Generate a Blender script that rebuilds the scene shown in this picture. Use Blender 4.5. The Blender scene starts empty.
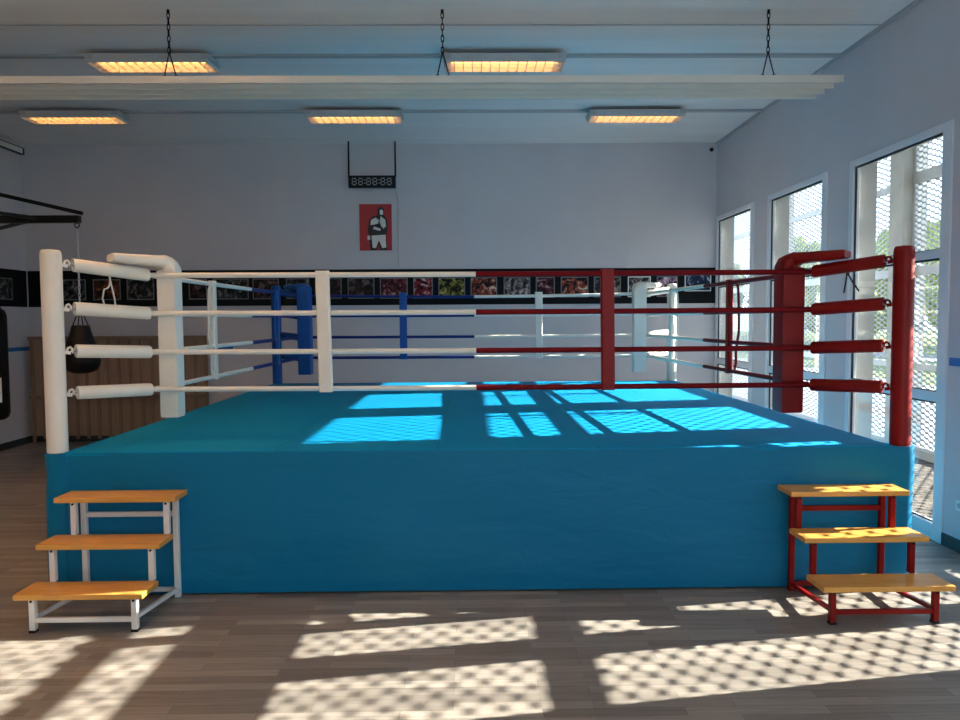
import bpy, bmesh, math, random
from mathutils import Vector, Matrix, noise
C = bpy.context.scene.collection
PI = math.pi
random.seed(7)

# ------------------------------------------------------------------ helpers
def V(*a): return Vector(a)

def wpos(o):
    p = Vector((0, 0, 0))
    while o is not None:
        p += Vector(o.location); o = o.parent
    return p

def tag(o, label=None, cat=None, group=None, kind=None):
    if label: o['label'] = label
    if cat: o['category'] = cat
    if group: o['group'] = group
    if kind: o['kind'] = kind
    return o

def empty(name, loc):
    o = bpy.data.objects.new(name, None); C.objects.link(o)
    o.empty_display_size = 0.1
    o.location = loc
    return o

def thing(name, label, cat, loc, group=None):
    return tag(empty(name, loc), label, cat, group)

def obj(name, bm, mat, parent=None, smooth=False, base=None):
    """link bm (world coordinates) as ONE mesh object"""
    if parent is not None:
        org = wpos(parent); loc = Vector((0, 0, 0))
    else:
        xs = [v.co for v in bm.verts]
        lo = Vector([min(c[i] for c in xs) for i in range(3)]); hi = Vector([max(c[i] for c in xs) for i in range(3)])
        org = Vector(base) if base else Vector(((lo.x + hi.x) / 2, (lo.y + hi.y) / 2, lo.z)); loc = org
    bmesh.ops.translate(bm, verts=bm.verts, vec=-org)
    bmesh.ops.recalc_face_normals(bm, faces=bm.faces)
    me = bpy.data.meshes.new(name)
    bm.to_mesh(me); bm.free()
    for m in (mat if isinstance(mat, (list, tuple)) else [mat]): me.materials.append(m)
    if smooth:
        for p in me.polygons: p.use_smooth = True
        try: me.set_sharp_from_angle(angle=math.radians(38))
        except Exception: pass
    o = bpy.data.objects.new(name, me); C.objects.link(o)
    o.location = loc
    if parent is not None: o.parent = parent
    return o

def struct(name, bm, mat, smooth=False):
    return tag(obj(name, bm, mat, smooth=smooth), kind='structure')

def B(): return bmesh.new()

def add_box(bm, x0, x1, y0, y1, z0, z1, bev=0.0, mi=0):
    r = bmesh.ops.create_cube(bm, size=1.0)
    vs = r['verts']
    for v in vs:
        v.co = Vector(((x0 + x1) / 2 + v.co.x * (x1 - x0), (y0 + y1) / 2 + v.co.y * (y1 - y0), (z0 + z1) / 2 + v.co.z * (z1 - z0)))
    fs = list({f for v in vs for f in v.link_faces})
    for f in fs: f.material_index = mi
    if bev > 0:
        es = list({e for v in vs for e in v.link_edges})
        bmesh.ops.bevel(bm, geom=es, offset=bev, segments=2, affect='EDGES', profile=0.6)
    return bm

def frame_axes(d):
    d = d.normalized()
    up = Vector((0, 0, 1)) if abs(d.z) < 0.95 else Vector((0, 1, 0))
    s = d.cross(up).normalized(); u = s.cross(d).normalized()
    return s, u

def ring_skin(bm, rings, closed=False, caps=True, mi=0):
    n = len(rings[0]); fs = []
    m = len(rings)
    for i in range(m if closed else m - 1):
        a = rings[i]; b = rings[(i + 1) % m]
        for j in range(n):
            fs.append(bm.faces.new((a[j], a[(j + 1) % n], b[(j + 1) % n], b[j])))
    if caps and not closed:
        fs.append(bm.faces.new(rings[0])); fs.append(bm.faces.new(rings[-1][::-1]))
    for f in fs: f.material_index = mi

def add_tube(bm, pts, r, n=10, closed=False, caps=True, mi=0):
    pts = [Vector(p) for p in pts]; m = len(pts); rings = []
    rr = r if isinstance(r, (list, tuple)) else [r] * m
    ref = None
    for i, p in enumerate(pts):
        if closed: d = pts[(i + 1) % m] - pts[i - 1]
        else: d = pts[min(i + 1, m - 1)] - pts[max(i - 1, 0)]
        d.normalize()
        if ref is None: s, u = frame_axes(d)
        else:
            s = (ref - d * ref.dot(d)); s = s.normalized() if s.length > 1e-5 else frame_axes(d)[0]
            u = s.cross(d).normalized()
        ref = s
        rings.append([bm.verts.new(p + s * (math.cos(2 * PI * k / n) * rr[i]) + u * (math.sin(2 * PI * k / n) * rr[i])) for k in range(n)])
    ring_skin(bm, rings, closed, caps, mi)
    return bm

def add_bar(bm, a, b, w, h, mi=0):
    """square section bar from a to b"""
    a = Vector(a); b = Vector(b); s, u = frame_axes(b - a)
    q = [(-1, -1), (1, -1), (1, 1), (-1, 1)]
    ring_skin(bm, [[bm.verts.new(p + s * (w / 2 * i) + u * (h / 2 * j)) for i, j in q] for p in (a, b)], mi=mi)
    return bm

def add_lathe(bm, cx, cy, prof, n=24, mi=0):
    rings = [[bm.verts.new((cx + math.cos(2 * PI * k / n) * r, cy + math.sin(2 * PI * k / n) * r, z)) for k in range(n)] for r, z in prof]
    ring_skin(bm, rings, mi=mi)
    return bm

def add_prism(bm, poly, axis, a, b, mi=0):
    """poly of 2-D points extruded along axis ('x','y','z') from a to b"""
    def P(p, t):
        return {'x': (t, p[0], p[1]), 'y': (p[0], t, p[1]), 'z': (p[0], p[1], t)}[axis]
    r0 = [bm.verts.new(P(p, a)) for p in poly]; r1 = [bm.verts.new(P(p, b)) for p in poly]
    ring_skin(bm, [r0, r1], mi=mi)
    return bm

# ------------------------------------------------------------------ materials
def lin(r, g, b):
    f = lambda c: (c / 255 / 12.92) if c / 255 <= 0.04045 else ((c / 255 + 0.055) / 1.055) ** 2.4
    return (f(r), f(g), f(b), 1)

def base_mat(name, col, rough=0.6, metal=0.0, spec=0.5):
    m = bpy.data.materials.new(name); m.use_nodes = True
    b = m.node_tree.nodes['Principled BSDF']
    b.inputs['Base Color'].default_value = col if len(col) == 4 else (*col, 1)
    b.inputs['Roughness'].default_value = rough
    b.inputs['Metallic'].default_value = metal
    b.inputs['Specular IOR Level'].default_value = spec
    return m, m.node_tree, b

def N(nt, t, **kw):
    n = nt.nodes.new(t)
    for k, v in kw.items(): setattr(n, k, v)
    return n

def vary(name, col, amt=0.06, scale=6.0, rough=0.6, metal=0.0, spec=0.5, bump=0.0, bscale=60, stretch=(1, 1, 1), bdist=0.004):
    """plain surface with a little uneven wear in its colour and a fine bump"""
    m, nt, b = base_mat(name, col, rough, metal, spec)
    tc = N(nt, 'ShaderNodeTexCoord'); mp = N(nt, 'ShaderNodeMapping'); mp.inputs['Scale'].default_value = stretch
    nt.links.new(tc.outputs['Object'], mp.inputs['Vector'])
    nz = N(nt, 'ShaderNodeTexNoise'); nz.inputs['Scale'].default_value = scale; nz.inputs['Detail'].default_value = 4
    nt.links.new(mp.outputs[0], nz.inputs['Vector'])
    cr = N(nt, 'ShaderNodeValToRGB')
    c = list(col)[:3]
    cr.color_ramp.elements[0].position = 0.3; cr.color_ramp.elements[1].position = 0.7
    cr.color_ramp.elements[0].color = (*[max(0, x * (1 - amt)) for x in c], 1)
    cr.color_ramp.elements[1].color = (*[min(1, x * (1 + amt)) for x in c], 1)
    nt.links.new(nz.outputs['Fac'], cr.inputs['Fac']); nt.links.new(cr.outputs['Color'], b.inputs['Base Color'])
    if bump > 0:
        n2 = N(nt, 'ShaderNodeTexNoise'); n2.inputs['Scale'].default_value = bscale; n2.inputs['Detail'].default_value = 3
        nt.links.new(mp.outputs[0], n2.inputs['Vector'])
        bp = N(nt, 'ShaderNodeBump'); bp.inputs['Strength'].default_value = bump; bp.inputs['Distance'].default_value = bdist
        nt.links.new(n2.outputs['Fac'], bp.inputs['Height']); nt.links.new(bp.outputs['Normal'], b.inputs['Normal'])
    return m

M = {}
M['wall'] = vary('wall_paint', (0.60, 0.575, 0.605), 0.03, 1.5, 0.75, bump=0.12, bscale=40)
M['ceiling'] = vary('ceiling_paint', (0.82, 0.82, 0.81), 0.04, 2.0, 0.7, stretch=(0.15, 3, 1))
M['trunk'] = vary('trunking_grey', (0.42, 0.43, 0.44), 0.05, 4, 0.5)
M['frame'] = vary('white_aluminium', (0.74, 0.76, 0.80), 0.02, 5, 0.35)
M['gasket'] = vary('black_rubber', (0.015, 0.017, 0.02), 0.1, 20, 0.7)
M['white_vinyl'] = vary('white_vinyl', (0.82, 0.78, 0.70), 0.03, 6, 0.45, bump=0.1, bscale=25)
M['red_vinyl'] = vary('red_vinyl', (0.21, 0.002, 0.002), 0.08, 6, 0.42, spec=0.25, bump=0.1, bscale=25)
M['blue_vinyl'] = vary('blue_vinyl', (0.003, 0.075, 0.32), 0.08, 6, 0.42, spec=0.25, bump=0.1, bscale=25)
M['white_rope'] = vary('white_rope_sleeve', (0.80, 0.77, 0.70), 0.04, 12, 0.55)
M['red_rope'] = vary('red_rope_sleeve', (0.16, 0.003, 0.006), 0.06, 12, 0.5, spec=0.12)
M['blue_rope'] = vary('blue_rope_sleeve', (0.003, 0.02, 0.17), 0.06, 12, 0.5, spec=0.25)
M['steel'] = vary('zinc_steel', (0.55, 0.55, 0.55), 0.1, 30, 0.35, metal=0.9)
M['white_metal'] = vary('white_painted_steel', (0.78, 0.77, 0.74), 0.03, 10, 0.35)
M['red_metal'] = vary('red_painted_steel', (0.20, 0.005, 0.004), 0.06, 10, 0.4, spec=0.15)
M['black_metal'] = vary('black_painted_steel', (0.006, 0.006, 0.006), 0.1, 10, 0.45, spec=0.2)
M['black_leather'] = vary('black_leather', (0.007, 0.006, 0.006), 0.2, 12, 0.5, spec=0.2, bump=0.15, bscale=60)
M['lightbody'] = vary('fixture_grey_enamel', (0.52, 0.52, 0.52), 0.04, 8, 0.4)
M['panel'] = vary('panel_white_enamel', (0.74, 0.72, 0.66), 0.03, 3, 0.45)
M['banner'] = vary('black_banner_vinyl', (0.006, 0.006, 0.008), 0.15, 5, 0.6, spec=0.12)
M['border'] = vary('photo_white_border', (0.16, 0.16, 0.165), 0.05, 8, 0.6)
M['border_bright'] = vary('photo_bright_border', (0.75, 0.75, 0.75), 0.05, 8, 0.6)
M['stripe'] = vary('blue_stripe_paint', (0.008, 0.15, 0.47), 0.05, 4, 0.5)
M['baseboard'] = vary('dark_baseboard', (0.03, 0.04, 0.05), 0.1, 5, 0.5)
M['concrete'] = vary('concrete', (0.42, 0.41, 0.38), 0.12, 5, 0.85, bump=0.2, bscale=30)
M['mesh'] = vary('galvanised_mesh', (0.42, 0.43, 0.44), 0.08, 12, 0.5, metal=0.3)
M['greyframe'] = vary('grey_steel_frame', (0.45, 0.46, 0.47), 0.06, 8, 0.45)
M['outlet'] = vary('white_plastic', (0.75, 0.75, 0.76), 0.02, 8, 0.4)
M['black_plastic'] = vary('black_plastic', (0.006, 0.008, 0.011), 0.1, 10, 0.4, spec=0.2)
M['digit'] = vary('unlit_grey_segments', (0.30, 0.33, 0.35), 0.05, 10, 0.5)
M['poster_red'] = vary('poster_red_ink', (0.42, 0.022, 0.026), 0.05, 10, 0.5)
M['poster_black'] = vary('poster_black_ink', (0.01, 0.01, 0.01), 0.1, 10, 0.5)
M['poster_white'] = vary('poster_white_ink', (0.70, 0.70, 0.68), 0.06, 30, 0.5)
M['gravel'] = vary('gravel_leaf_litter', (0.085, 0.072, 0.062), 0.95, 9, 0.95, bump=0.8, bscale=14, bdist=0.03)
M['pavement'] = vary('pale_paving', (0.40, 0.39, 0.37), 0.1, 2, 0.9)
M['asphalt'] = vary('road_asphalt', (0.14, 0.145, 0.15), 0.1, 3, 0.9)
M['grass'] = vary('lawn_grass', (0.115, 0.165, 0.028), 0.35, 3, 0.95, bump=0.5, bscale=30, bdist=0.03)
M['leaf'] = vary('tree_leaves', (0.26, 0.29, 0.07), 0.45, 1.6, 0.8, bump=1.0, bscale=5, bdist=0.2)
M['bark'] = vary('tree_bark', (0.09, 0.065, 0.045), 0.3, 8, 0.9, bump=0.6, bscale=18)
M['guard'] = vary('stained_slats', (0.25, 0.165, 0.115), 0.16, 6, 0.55, stretch=(6, 6, 0.6))
M['guard_back'] = vary('guard_backboard', (0.33, 0.235, 0.17), 0.10, 4, 0.65, stretch=(6, 6, 0.6))
M['lace'] = vary('cotton_lace', (0.75, 0.72, 0.66), 0.05, 30, 0.7)
M['lace_dark'] = vary('dark_red_lace', (0.06, 0.012, 0.012), 0.05, 30, 0.7)

# blue ring canvas with the dark welds between the sheets
m, nt, b = base_mat('blue_canvas', (0.006, 0.20, 0.40), 0.65, spec=0.1)
tc = N(nt, 'ShaderNodeTexCoord'); sp = N(nt, 'ShaderNodeSeparateXYZ'); nt.links.new(tc.outputs['Object'], sp.inputs[0])
w = N(nt, 'ShaderNodeMath', operation='ADD'); w.inputs[1].default_value = 0.28 + 50; nt.links.new(sp.outputs['X'], w.inputs[0])
w2 = N(nt, 'ShaderNodeMath', operation='MODULO'); w2.inputs[1].default_value = 1.0; nt.links.new(w.outputs[0], w2.inputs[0])
w3 = N(nt, 'ShaderNodeMath', operation='LESS_THAN'); w3.inputs[1].default_value = 0.008; nt.links.new(w2.outputs[0], w3.inputs[0])
nz = N(nt, 'ShaderNodeTexNoise'); nz.inputs['Scale'].default_value = 1.3; nz.inputs['Detail'].default_value = 5
nt.links.new(tc.outputs['Object'], nz.inputs['Vector'])
cr = N(nt, 'ShaderNodeValToRGB'); cr.color_ramp.elements[0].position = 0.3; cr.color_ramp.elements[1].position = 0.7
cr.color_ramp.elements[0].color = (0.001, 0.225, 0.47, 1); cr.color_ramp.elements[1].color = (0.001, 0.25, 0.51, 1)
nt.links.new(nz.outputs['Fac'], cr.inputs['Fac'])
mx = N(nt, 'ShaderNodeMix', data_type='RGBA'); nt.links.new(w3.outputs[0], mx.inputs['Factor'])
nt.links.new(cr.outputs['Color'], mx.inputs[6]); mx.inputs[7].default_value = (0.001, 0.17, 0.31, 1)
nt.links.new(mx.outputs[2], b.inputs['Base Color'])
n2 = N(nt, 'ShaderNodeTexNoise'); n2.inputs['Scale'].default_value = 3.0; n2.inputs['Detail'].default_value = 3
mp = N(nt, 'ShaderNodeMapping'); mp.inputs['Scale'].default_value = (0.7, 1.6, 1); nt.links.new(tc.outputs['Object'], mp.inputs[0]); nt.links.new(mp.outputs[0], n2.inputs['Vector'])
bp = N(nt, 'ShaderNodeBump'); bp.inputs['Strength'].default_value = 0.25; bp.inputs['Distance'].default_value = 0.02
nt.links.new(n2.outputs['Fac'], bp.inputs['Height']); nt.links.new(bp.outputs[0], b.inputs['Normal'])
M['canvas'] = m

# skirt: same cloth, crumpled
m, nt, b = base_mat('blue_skirt_vinyl', (0.001, 0.16, 0.32), 0.45, spec=0.2)
tc = N(nt, 'ShaderNodeTexCoord')
mp = N(nt, 'ShaderNodeMapping'); mp.inputs['Rotation'].default_value = (0, 0.6, 0); mp.inputs['Scale'].default_value = (1.0, 1.0, 3.2)
nt.links.new(tc.outputs['Object'], mp.inputs[0])
n2 = N(nt, 'ShaderNodeTexNoise'); n2.inputs['Scale'].default_value = 2.2; n2.inputs['Detail'].default_value = 5; n2.inputs['Distortion'].default_value = 0.6
nt.links.new(mp.outputs[0], n2.inputs['Vector'])
bp = N(nt, 'ShaderNodeBump'); bp.inputs['Strength'].default_value = 0.4; bp.inputs['Distance'].default_value = 0.03
nt.links.new(n2.outputs['Fac'], bp.inputs['Height']); nt.links.new(bp.outputs[0], b.inputs['Normal'])
M['skirt'] = m

# laminate floor: narrow staves laid along x
m, nt, b = base_mat('grey_laminate_floor', (0.12, 0.105, 0.09), 0.42)
tc = N(nt, 'ShaderNodeTexCoord')
br = N(nt, 'ShaderNodeTexBrick'); br.offset = 0.37; br.offset_frequency = 2; br.squash = 1.0
br.inputs['Color1'].default_value = (0.180, 0.160, 0.142, 1); br.inputs['Color2'].default_value = (0.320, 0.288, 0.255, 1)
br.inputs['Mortar'].default_value = (0.125, 0.105, 0.088, 1)
br.inputs['Scale'].default_value = 1.0; br.inputs['Mortar Size'].default_value = 0.0012; br.inputs['Mortar Smooth'].default_value = 0.1
br.inputs['Bias'].default_value = 0.0; br.inputs['Brick Width'].default_value = 0.62; br.inputs['Row Height'].default_value = 0.068
nt.links.new(tc.outputs['Object'], br.inputs['Vector'])
mp = N(nt, 'ShaderNodeMapping'); mp.inputs['Scale'].default_value = (1.2, 22, 1); nt.links.new(tc.outputs['Object'], mp.inputs[0])
nz = N(nt, 'ShaderNodeTexNoise'); nz.inputs['Scale'].default_value = 3.0; nz.inputs['Detail'].default_value = 6; nt.links.new(mp.outputs[0], nz.inputs['Vector'])
cr = N(nt, 'ShaderNodeValToRGB'); cr.color_ramp.elements[0].position = 0.25; cr.color_ramp.elements[1].position = 0.75
cr.color_ramp.elements[0].color = (0.78, 0.76, 0.74, 1); cr.color_ramp.elements[1].color = (1.15, 1.15, 1.15, 1)
nt.links.new(nz.outputs['Fac'], cr.inputs['Fac'])
mx = N(nt, 'ShaderNodeMix', data_type='RGBA', blend_type='MULTIPLY'); mx.inputs['Factor'].default_value = 1.0
nt.links.new(br.outputs['Color'], mx.inputs[6]); nt.links.new(cr.outputs['Color'], mx.inputs[7])
nt.links.new(mx.outputs[2], b.inputs['Base Color'])
M['floor'] = m

# honey wood of the treads
m, nt, b = base_mat('honey_pine', (0.5, 0.26, 0.06), 0.38)
tc = N(nt, 'ShaderNodeTexCoord'); mp = N(nt, 'ShaderNodeMapping'); mp.inputs['Scale'].default_value = (1.5, 18, 18); nt.links.new(tc.outputs['Object'], mp.inputs[0])
nz = N(nt, 'ShaderNodeTexNoise'); nz.inputs['Scale'].default_value = 2.2; nz.inputs['Detail'].default_value = 5; nz.inputs['Distortion'].default_value = 1.0; nt.links.new(mp.outputs[0], nz.inputs['Vector'])
cr = N(nt, 'ShaderNodeValToRGB'); cr.color_ramp.elements[0].position = 0.3; cr.color_ramp.elements[1].position = 0.72
cr.color_ramp.elements[0].color = (0.60, 0.275, 0.05, 1); cr.color_ramp.elements[1].color = (0.76, 0.39, 0.09, 1)
nt.links.new(nz.outputs['Fac'], cr.inputs['Fac']); nt.links.new(cr.outputs['Color'], b.inputs['Base Color'])
M['pine'] = m

# clear glass: straight-through light with a fresnel sheen
m = bpy.data.materials.new('clear_glass'); m.use_nodes = True; nt = m.node_tree
for n in list(nt.nodes):
    if n.type == 'BSDF_PRINCIPLED': nt.nodes.remove(n)
out = nt.nodes['Material Output']
tr = N(nt, 'ShaderNodeBsdfTransparent'); tr.inputs[0].default_value = (0.95, 0.97, 0.96, 1)
gl = N(nt, 'ShaderNodeBsdfGlossy'); gl.inputs['Roughness'].default_value = 0.02; gl.inputs[0].default_value = (1, 1, 1, 1)
lw = N(nt, 'ShaderNodeLayerWeight'); lw.inputs['Blend'].default_value = 0.5
pw = N(nt, 'ShaderNodeMath', operation='POWER'); pw.inputs[1].default_value = 5.0; nt.links.new(lw.outputs['Facing'], pw.inputs[0])
fr = N(nt, 'ShaderNodeMath', operation='MULTIPLY_ADD'); fr.inputs[1].default_value = 0.85; fr.inputs[2].default_value = 0.03; nt.links.new(pw.outputs[0], fr.inputs[0])
ms = N(nt, 'ShaderNodeMixShader'); nt.links.new(fr.outputs[0], ms.inputs[0]); nt.links.new(tr.outputs[0], ms.inputs[1]); nt.links.new(gl.outputs[0], ms.inputs[2])
nt.links.new(ms.outputs[0], out.inputs['Surface'])
M['glass'] = m

# warm fluorescent tubes, then a much stronger one for the added fill lamps
m, nt, b = base_mat('warm_tube', (1, 0.9, 0.7), 0.4)
b.inputs['Emission Color'].default_value = (1.0, 0.44, 0.12, 1); b.inputs['Emission Strength'].default_value = 5.0
M['tube'] = m
m, nt, b = base_mat('added_fill_tube', (1, 0.9, 0.7), 0.4)
b.inputs['Emission Color'].default_value = (1.0, 0.50, 0.19, 1); b.inputs['Emission Strength'].default_value = 58.0
M['tube_fill'] = m

def photo_mat(name, seed, cols, scale=10):
    m, nt, b = base_mat(name, (0.1, 0.1, 0.1), 0.5, spec=0.15)
    tc = N(nt, 'ShaderNodeTexCoord'); mp = N(nt, 'ShaderNodeMapping'); mp.inputs['Location'].default_value = (seed * 3.7, seed * 1.3, seed * 2.1)
    nt.links.new(tc.outputs['Object'], mp.inputs[0])
    nz = N(nt, 'ShaderNodeTexNoise'); nz.inputs['Scale'].default_value = scale; nz.inputs['Detail'].default_value = 3; nz.inputs['Distortion'].default_value = 1.2
    nt.links.new(mp.outputs[0], nz.inputs['Vector'])
    cr = N(nt, 'ShaderNodeValToRGB'); cr.color_ramp.interpolation = 'LINEAR'
    n = len(cols)
    while len(cr.color_ramp.elements) < n: cr.color_ramp.elements.new(0.5)
    for i, c in enumerate(cols):
        cr.color_ramp.elements[i].position = 0.42 + 0.26 * i / (n - 1); cr.color_ramp.elements[i].color = (*c, 1)
    nt.links.new(nz.outputs['Fac'], cr.inputs['Fac']); nt.links.new(cr.outputs['Color'], b.inputs['Base Color'])
    return m

# ------------------------------------------------------------------ room shell
XL, XR, YB, YF, ZC = -6.22, 3.53, 10.70, -4.2, 4.17
struct('floor', add_box(B(), XL - 0.2, XR + 0.25, YF - 0.2, YB + 0.2, -0.15, 0.0), M['floor'])
struct('ceiling', add_box(B(), XL - 0.2, XR + 0.25, YF - 0.2, YB + 0.2, ZC, ZC + 0.2), M['ceiling'])
struct('wall_back', add_box(B(), XL - 0.2, XR + 0.25, YB, YB + 0.2, 0, ZC), M['wall'])
FW = [(-0.8, 1.3), (1.6, 3.3)]  # windows added in the unseen wall behind the camera, for fill light
bm = B()
add_box(bm, XL - 0.2, XR + 0.25, YF - 0.2, YF, 0, 0.7); add_box(bm, XL - 0.2, XR + 0.25, YF - 0.2, YF, 3.6, ZC)
xe = [XL - 0.2] + [q for w_ in FW for q in w_] + [XR + 0.25]
for i in range(0, len(xe), 2): add_box(bm, xe[i], xe[i + 1], YF - 0.2, YF, 0.7, 3.6)
struct('wall_front', bm, M['wall'])
def fill_window(n, x0, x1):
    w = tag(empty(f'window_{n}', ((x0 + x1) / 2, YF - 0.1, 0.7)), kind='structure')
    bm = B(); s = 0.06
    for a, b_, c, d in ((x0, x0 + s, 0.7, 3.6), (x1 - s, x1, 0.7, 3.6), (x0 + s, x1 - s, 0.7, 0.76), (x0 + s, x1 - s, 3.54, 3.6), (x0 + s, x1 - s, 2.5, 2.56)): add_box(bm, a, b_, YF - 0.13, YF - 0.07, c, d)
    obj('window_frame', bm, M['frame'], w)
    for c, d in ((0.76, 2.5), (2.56, 3.54)): obj('pane', add_box(B(), x0 + s, x1 - s, YF - 0.103, YF - 0.097, c, d), M['glass'], w)
for i, (a, b_) in enumerate(FW): fill_window(8 + i, a, b_)
struct('wall_left', add_box(B(), XL - 0.2, XL, YF, YB, 0, ZC), M['wall'])
# right wall with full-height openings
WTOP = 3.13
wins = []           # (y0, y1) outer frame, far to near
for k in range(2, -5, -1):
    y0 = 5.50 + 1.9 * k
    wins.append((y0 - 0.03, y0 + 1.45 if k < 2 else 10.69))
bm = B()
edges = [YB] + [e for w_ in wins for e in (w_[1], w_[0])] + [YF]
bo = B()
for q, xa, xb in ((bm, XR, XR + 0.07), (bo, XR + 0.0705, XR + 0.25)):
    add_box(q, xa, xb, YF, YB, WTOP, ZC)
    for i in range(0, len(edges), 2):
        if edges[i] - edges[i + 1] > 0.005: add_box(q, xa, xb, edges[i + 1], edges[i], 0, WTOP)
struct('wall_right', bm, M['wall'])
struct('wall_outer', bo, M['concrete'])

def window(n, y0, y1, door=False):
    w = tag(empty('door_1' if door else f'window_{n}', (XR + 0.04, (y0 + y1) / 2, 0)), kind='structure')
    w['label'] = 'tall white framed window with three panes' if not door else 'white framed glazed double door'
    x0, x1 = XR - 0.012, XR + 0.06
    s = 0.115
    bm = B()
    add_box(bm, x0, x1, y0, y0 + s, 0, WTOP, 0.006); add_box(bm, x0, x1, y1 - s + 0.05, y1, 0, WTOP, 0.006)
    add_box(bm, x0, x1, y0 + s, y1 - s + 0.05, WTOP - 0.06, WTOP, 0.006); add_box(bm, x0, x1, y0 + s, y1 - s + 0.05, 0, 0.13, 0.006)
    fr = obj('window_frame', bm, M['frame'], w)
    bars = [(1.055, 1.13), (2.14, 2.205)] if not door else [(2.02, 2.29)]  # unseen door added, its bars placed to shape the floor sun patches
    for a, b_ in bars: obj('transom', add_box(B(), x0 + 0.004, x1, y0 + s, y1 - s + 0.05, a, b_, 0.004), M['frame'], w)
    if door:
        ym = (y0 + y1) / 2
        obj('meeting_stile', add_box(B(), x0 + 0.004, x1, ym - 0.12, ym - 0.001, 0.13, 2.02, 0.004), M['frame'], w)
        obj('meeting_stile', add_box(B(), x0 + 0.004, x1, ym + 0.001, ym + 0.12, 0.13, 2.02, 0.004), M['frame'], w)
        hd = add_tube(B(), [(x0, ym - 0.06, 1.05), (x0 - 0.05, ym - 0.06, 1.05), (x0 - 0.05, ym - 0.17, 1.05)], 0.01, 8)
        obj('door_handle', hd, M['steel'], w)
    zs = [0.13] + [q for a in bars for q in a] + [WTOP - 0.06]
    for i in range(0, len(zs), 2):
        ya, yb, za, zb = y0 + s, y1 - s + 0.05, zs[i], zs[i + 1]
        obj('pane', add_box(B(), XR + 0.028, XR + 0.034, ya + 0.001, yb - 0.001, za + 0.001, zb - 0.001), M['glass'], w)
        g = B(); t = 0.016; xa, xb = XR + 0.012, XR + 0.024
        add_box(g, xa, xb, yb - t, yb, za, zb); add_box(g, xa, xb, ya, yb, zb - t, zb)
        add_box(g, xa, xb, ya, ya + 0.006, za, zb); add_box(g, xa, xb, ya, yb, za, za + 0.008)
        obj('gasket', g, M['gasket'], w)
    return w
for i, (a, b_) in enumerate(wins): window(i + 1 if i < 3 else i, a, b_, door=(i == 3))

struct('baseboard_left', add_box(B(), XL, XL + 0.018, YF, YB, 0, 0.09), M['baseboard'])
struct('baseboard_back', add_box(B(), XL + 0.018, XR, YB - 0.018, YB, 0, 0.09), M['baseboard'])
bm = B()
for i in range(0, len(edges), 2):
    if edges[i] - edges[i + 1] > 0.05: add_box(bm, XR - 0.016, XR, edges[i + 1] + 0.002, edges[i] - 0.002, 0, 0.09)
struct('baseboard_right', bm, M['baseboard'])
# painted blue stripe at dado height
struct('trim_1', add_box(B(), XR - 0.003, XR, 5.07, 5.45, 1.34, 1.40), M['stripe'])
struct('trim_2', add_box(B(), XL, XL + 0.003, YF, YB, 1.30, 1.355), M['stripe'])
struct('trim_3', add_box(B(), XL + 0.004, -3.35, YB - 0.003, YB, 1.295, 1.35), M['stripe'])
# ceiling: surface strips that carry the lights, and an open joint
struct('trim_4', add_box(B(), XL, XR - 0.02, 7.12, 7.18, ZC - 0.022, ZC), M['trunk'])
struct('trim_5', add_box(B(), XL, XR - 0.02, 8.99, 9.05, ZC - 0.022, ZC), M['trunk'])
struct('trim_6', add_box(B(), XL, XR - 0.02, 6.425, 6.445, ZC - 0.006, ZC), M['trunk'])
struct('trim_7', add_box(B(), XR - 0.03, XR, YF, YB, ZC - 0.03, ZC, 0.004), M['trunk'])

# ------------------------------------------------------------------ outside: veranda, screens, garden
struct('ground', add_box(B(), XR + 0.25, 5.62, -8, 24, -0.15, -0.01), M['gravel'])
struct('kerb', add_box(B(), 5.42, 5.58, -8, 24, -0.01, 0.07), M['concrete'])
struct('pavement', add_box(B(), 5.62, 11.5, -8, 40, -0.15, -0.012), M['pavement'])
struct('lawn', add_box(B(), 11.5, 60, -20, 95, -0.15, -0.02), M['grass'])
struct('road', add_box(B(), 17.5, 20.5, -20, 95, -0.02, 0.0), M['asphalt'])
struct('path', add_box(B(), 15.2, 15.9, -20, 95, -0.02, 0.05), M['pavement'])
struct('roof_slab', add_box(B(), XR + 0.25, 5.55, -8, 24, 3.91, 4.08), M['concrete'])
PIL = [-2.0, 1.8, 5.6, 9.4, 13.2, 17.0, 20.8]
for p in PIL: struct('pillar', add_box(B(), 5.36, 5.66, p - 0.15, p + 0.15, -0.01, 3.91), M['concrete'])

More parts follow.
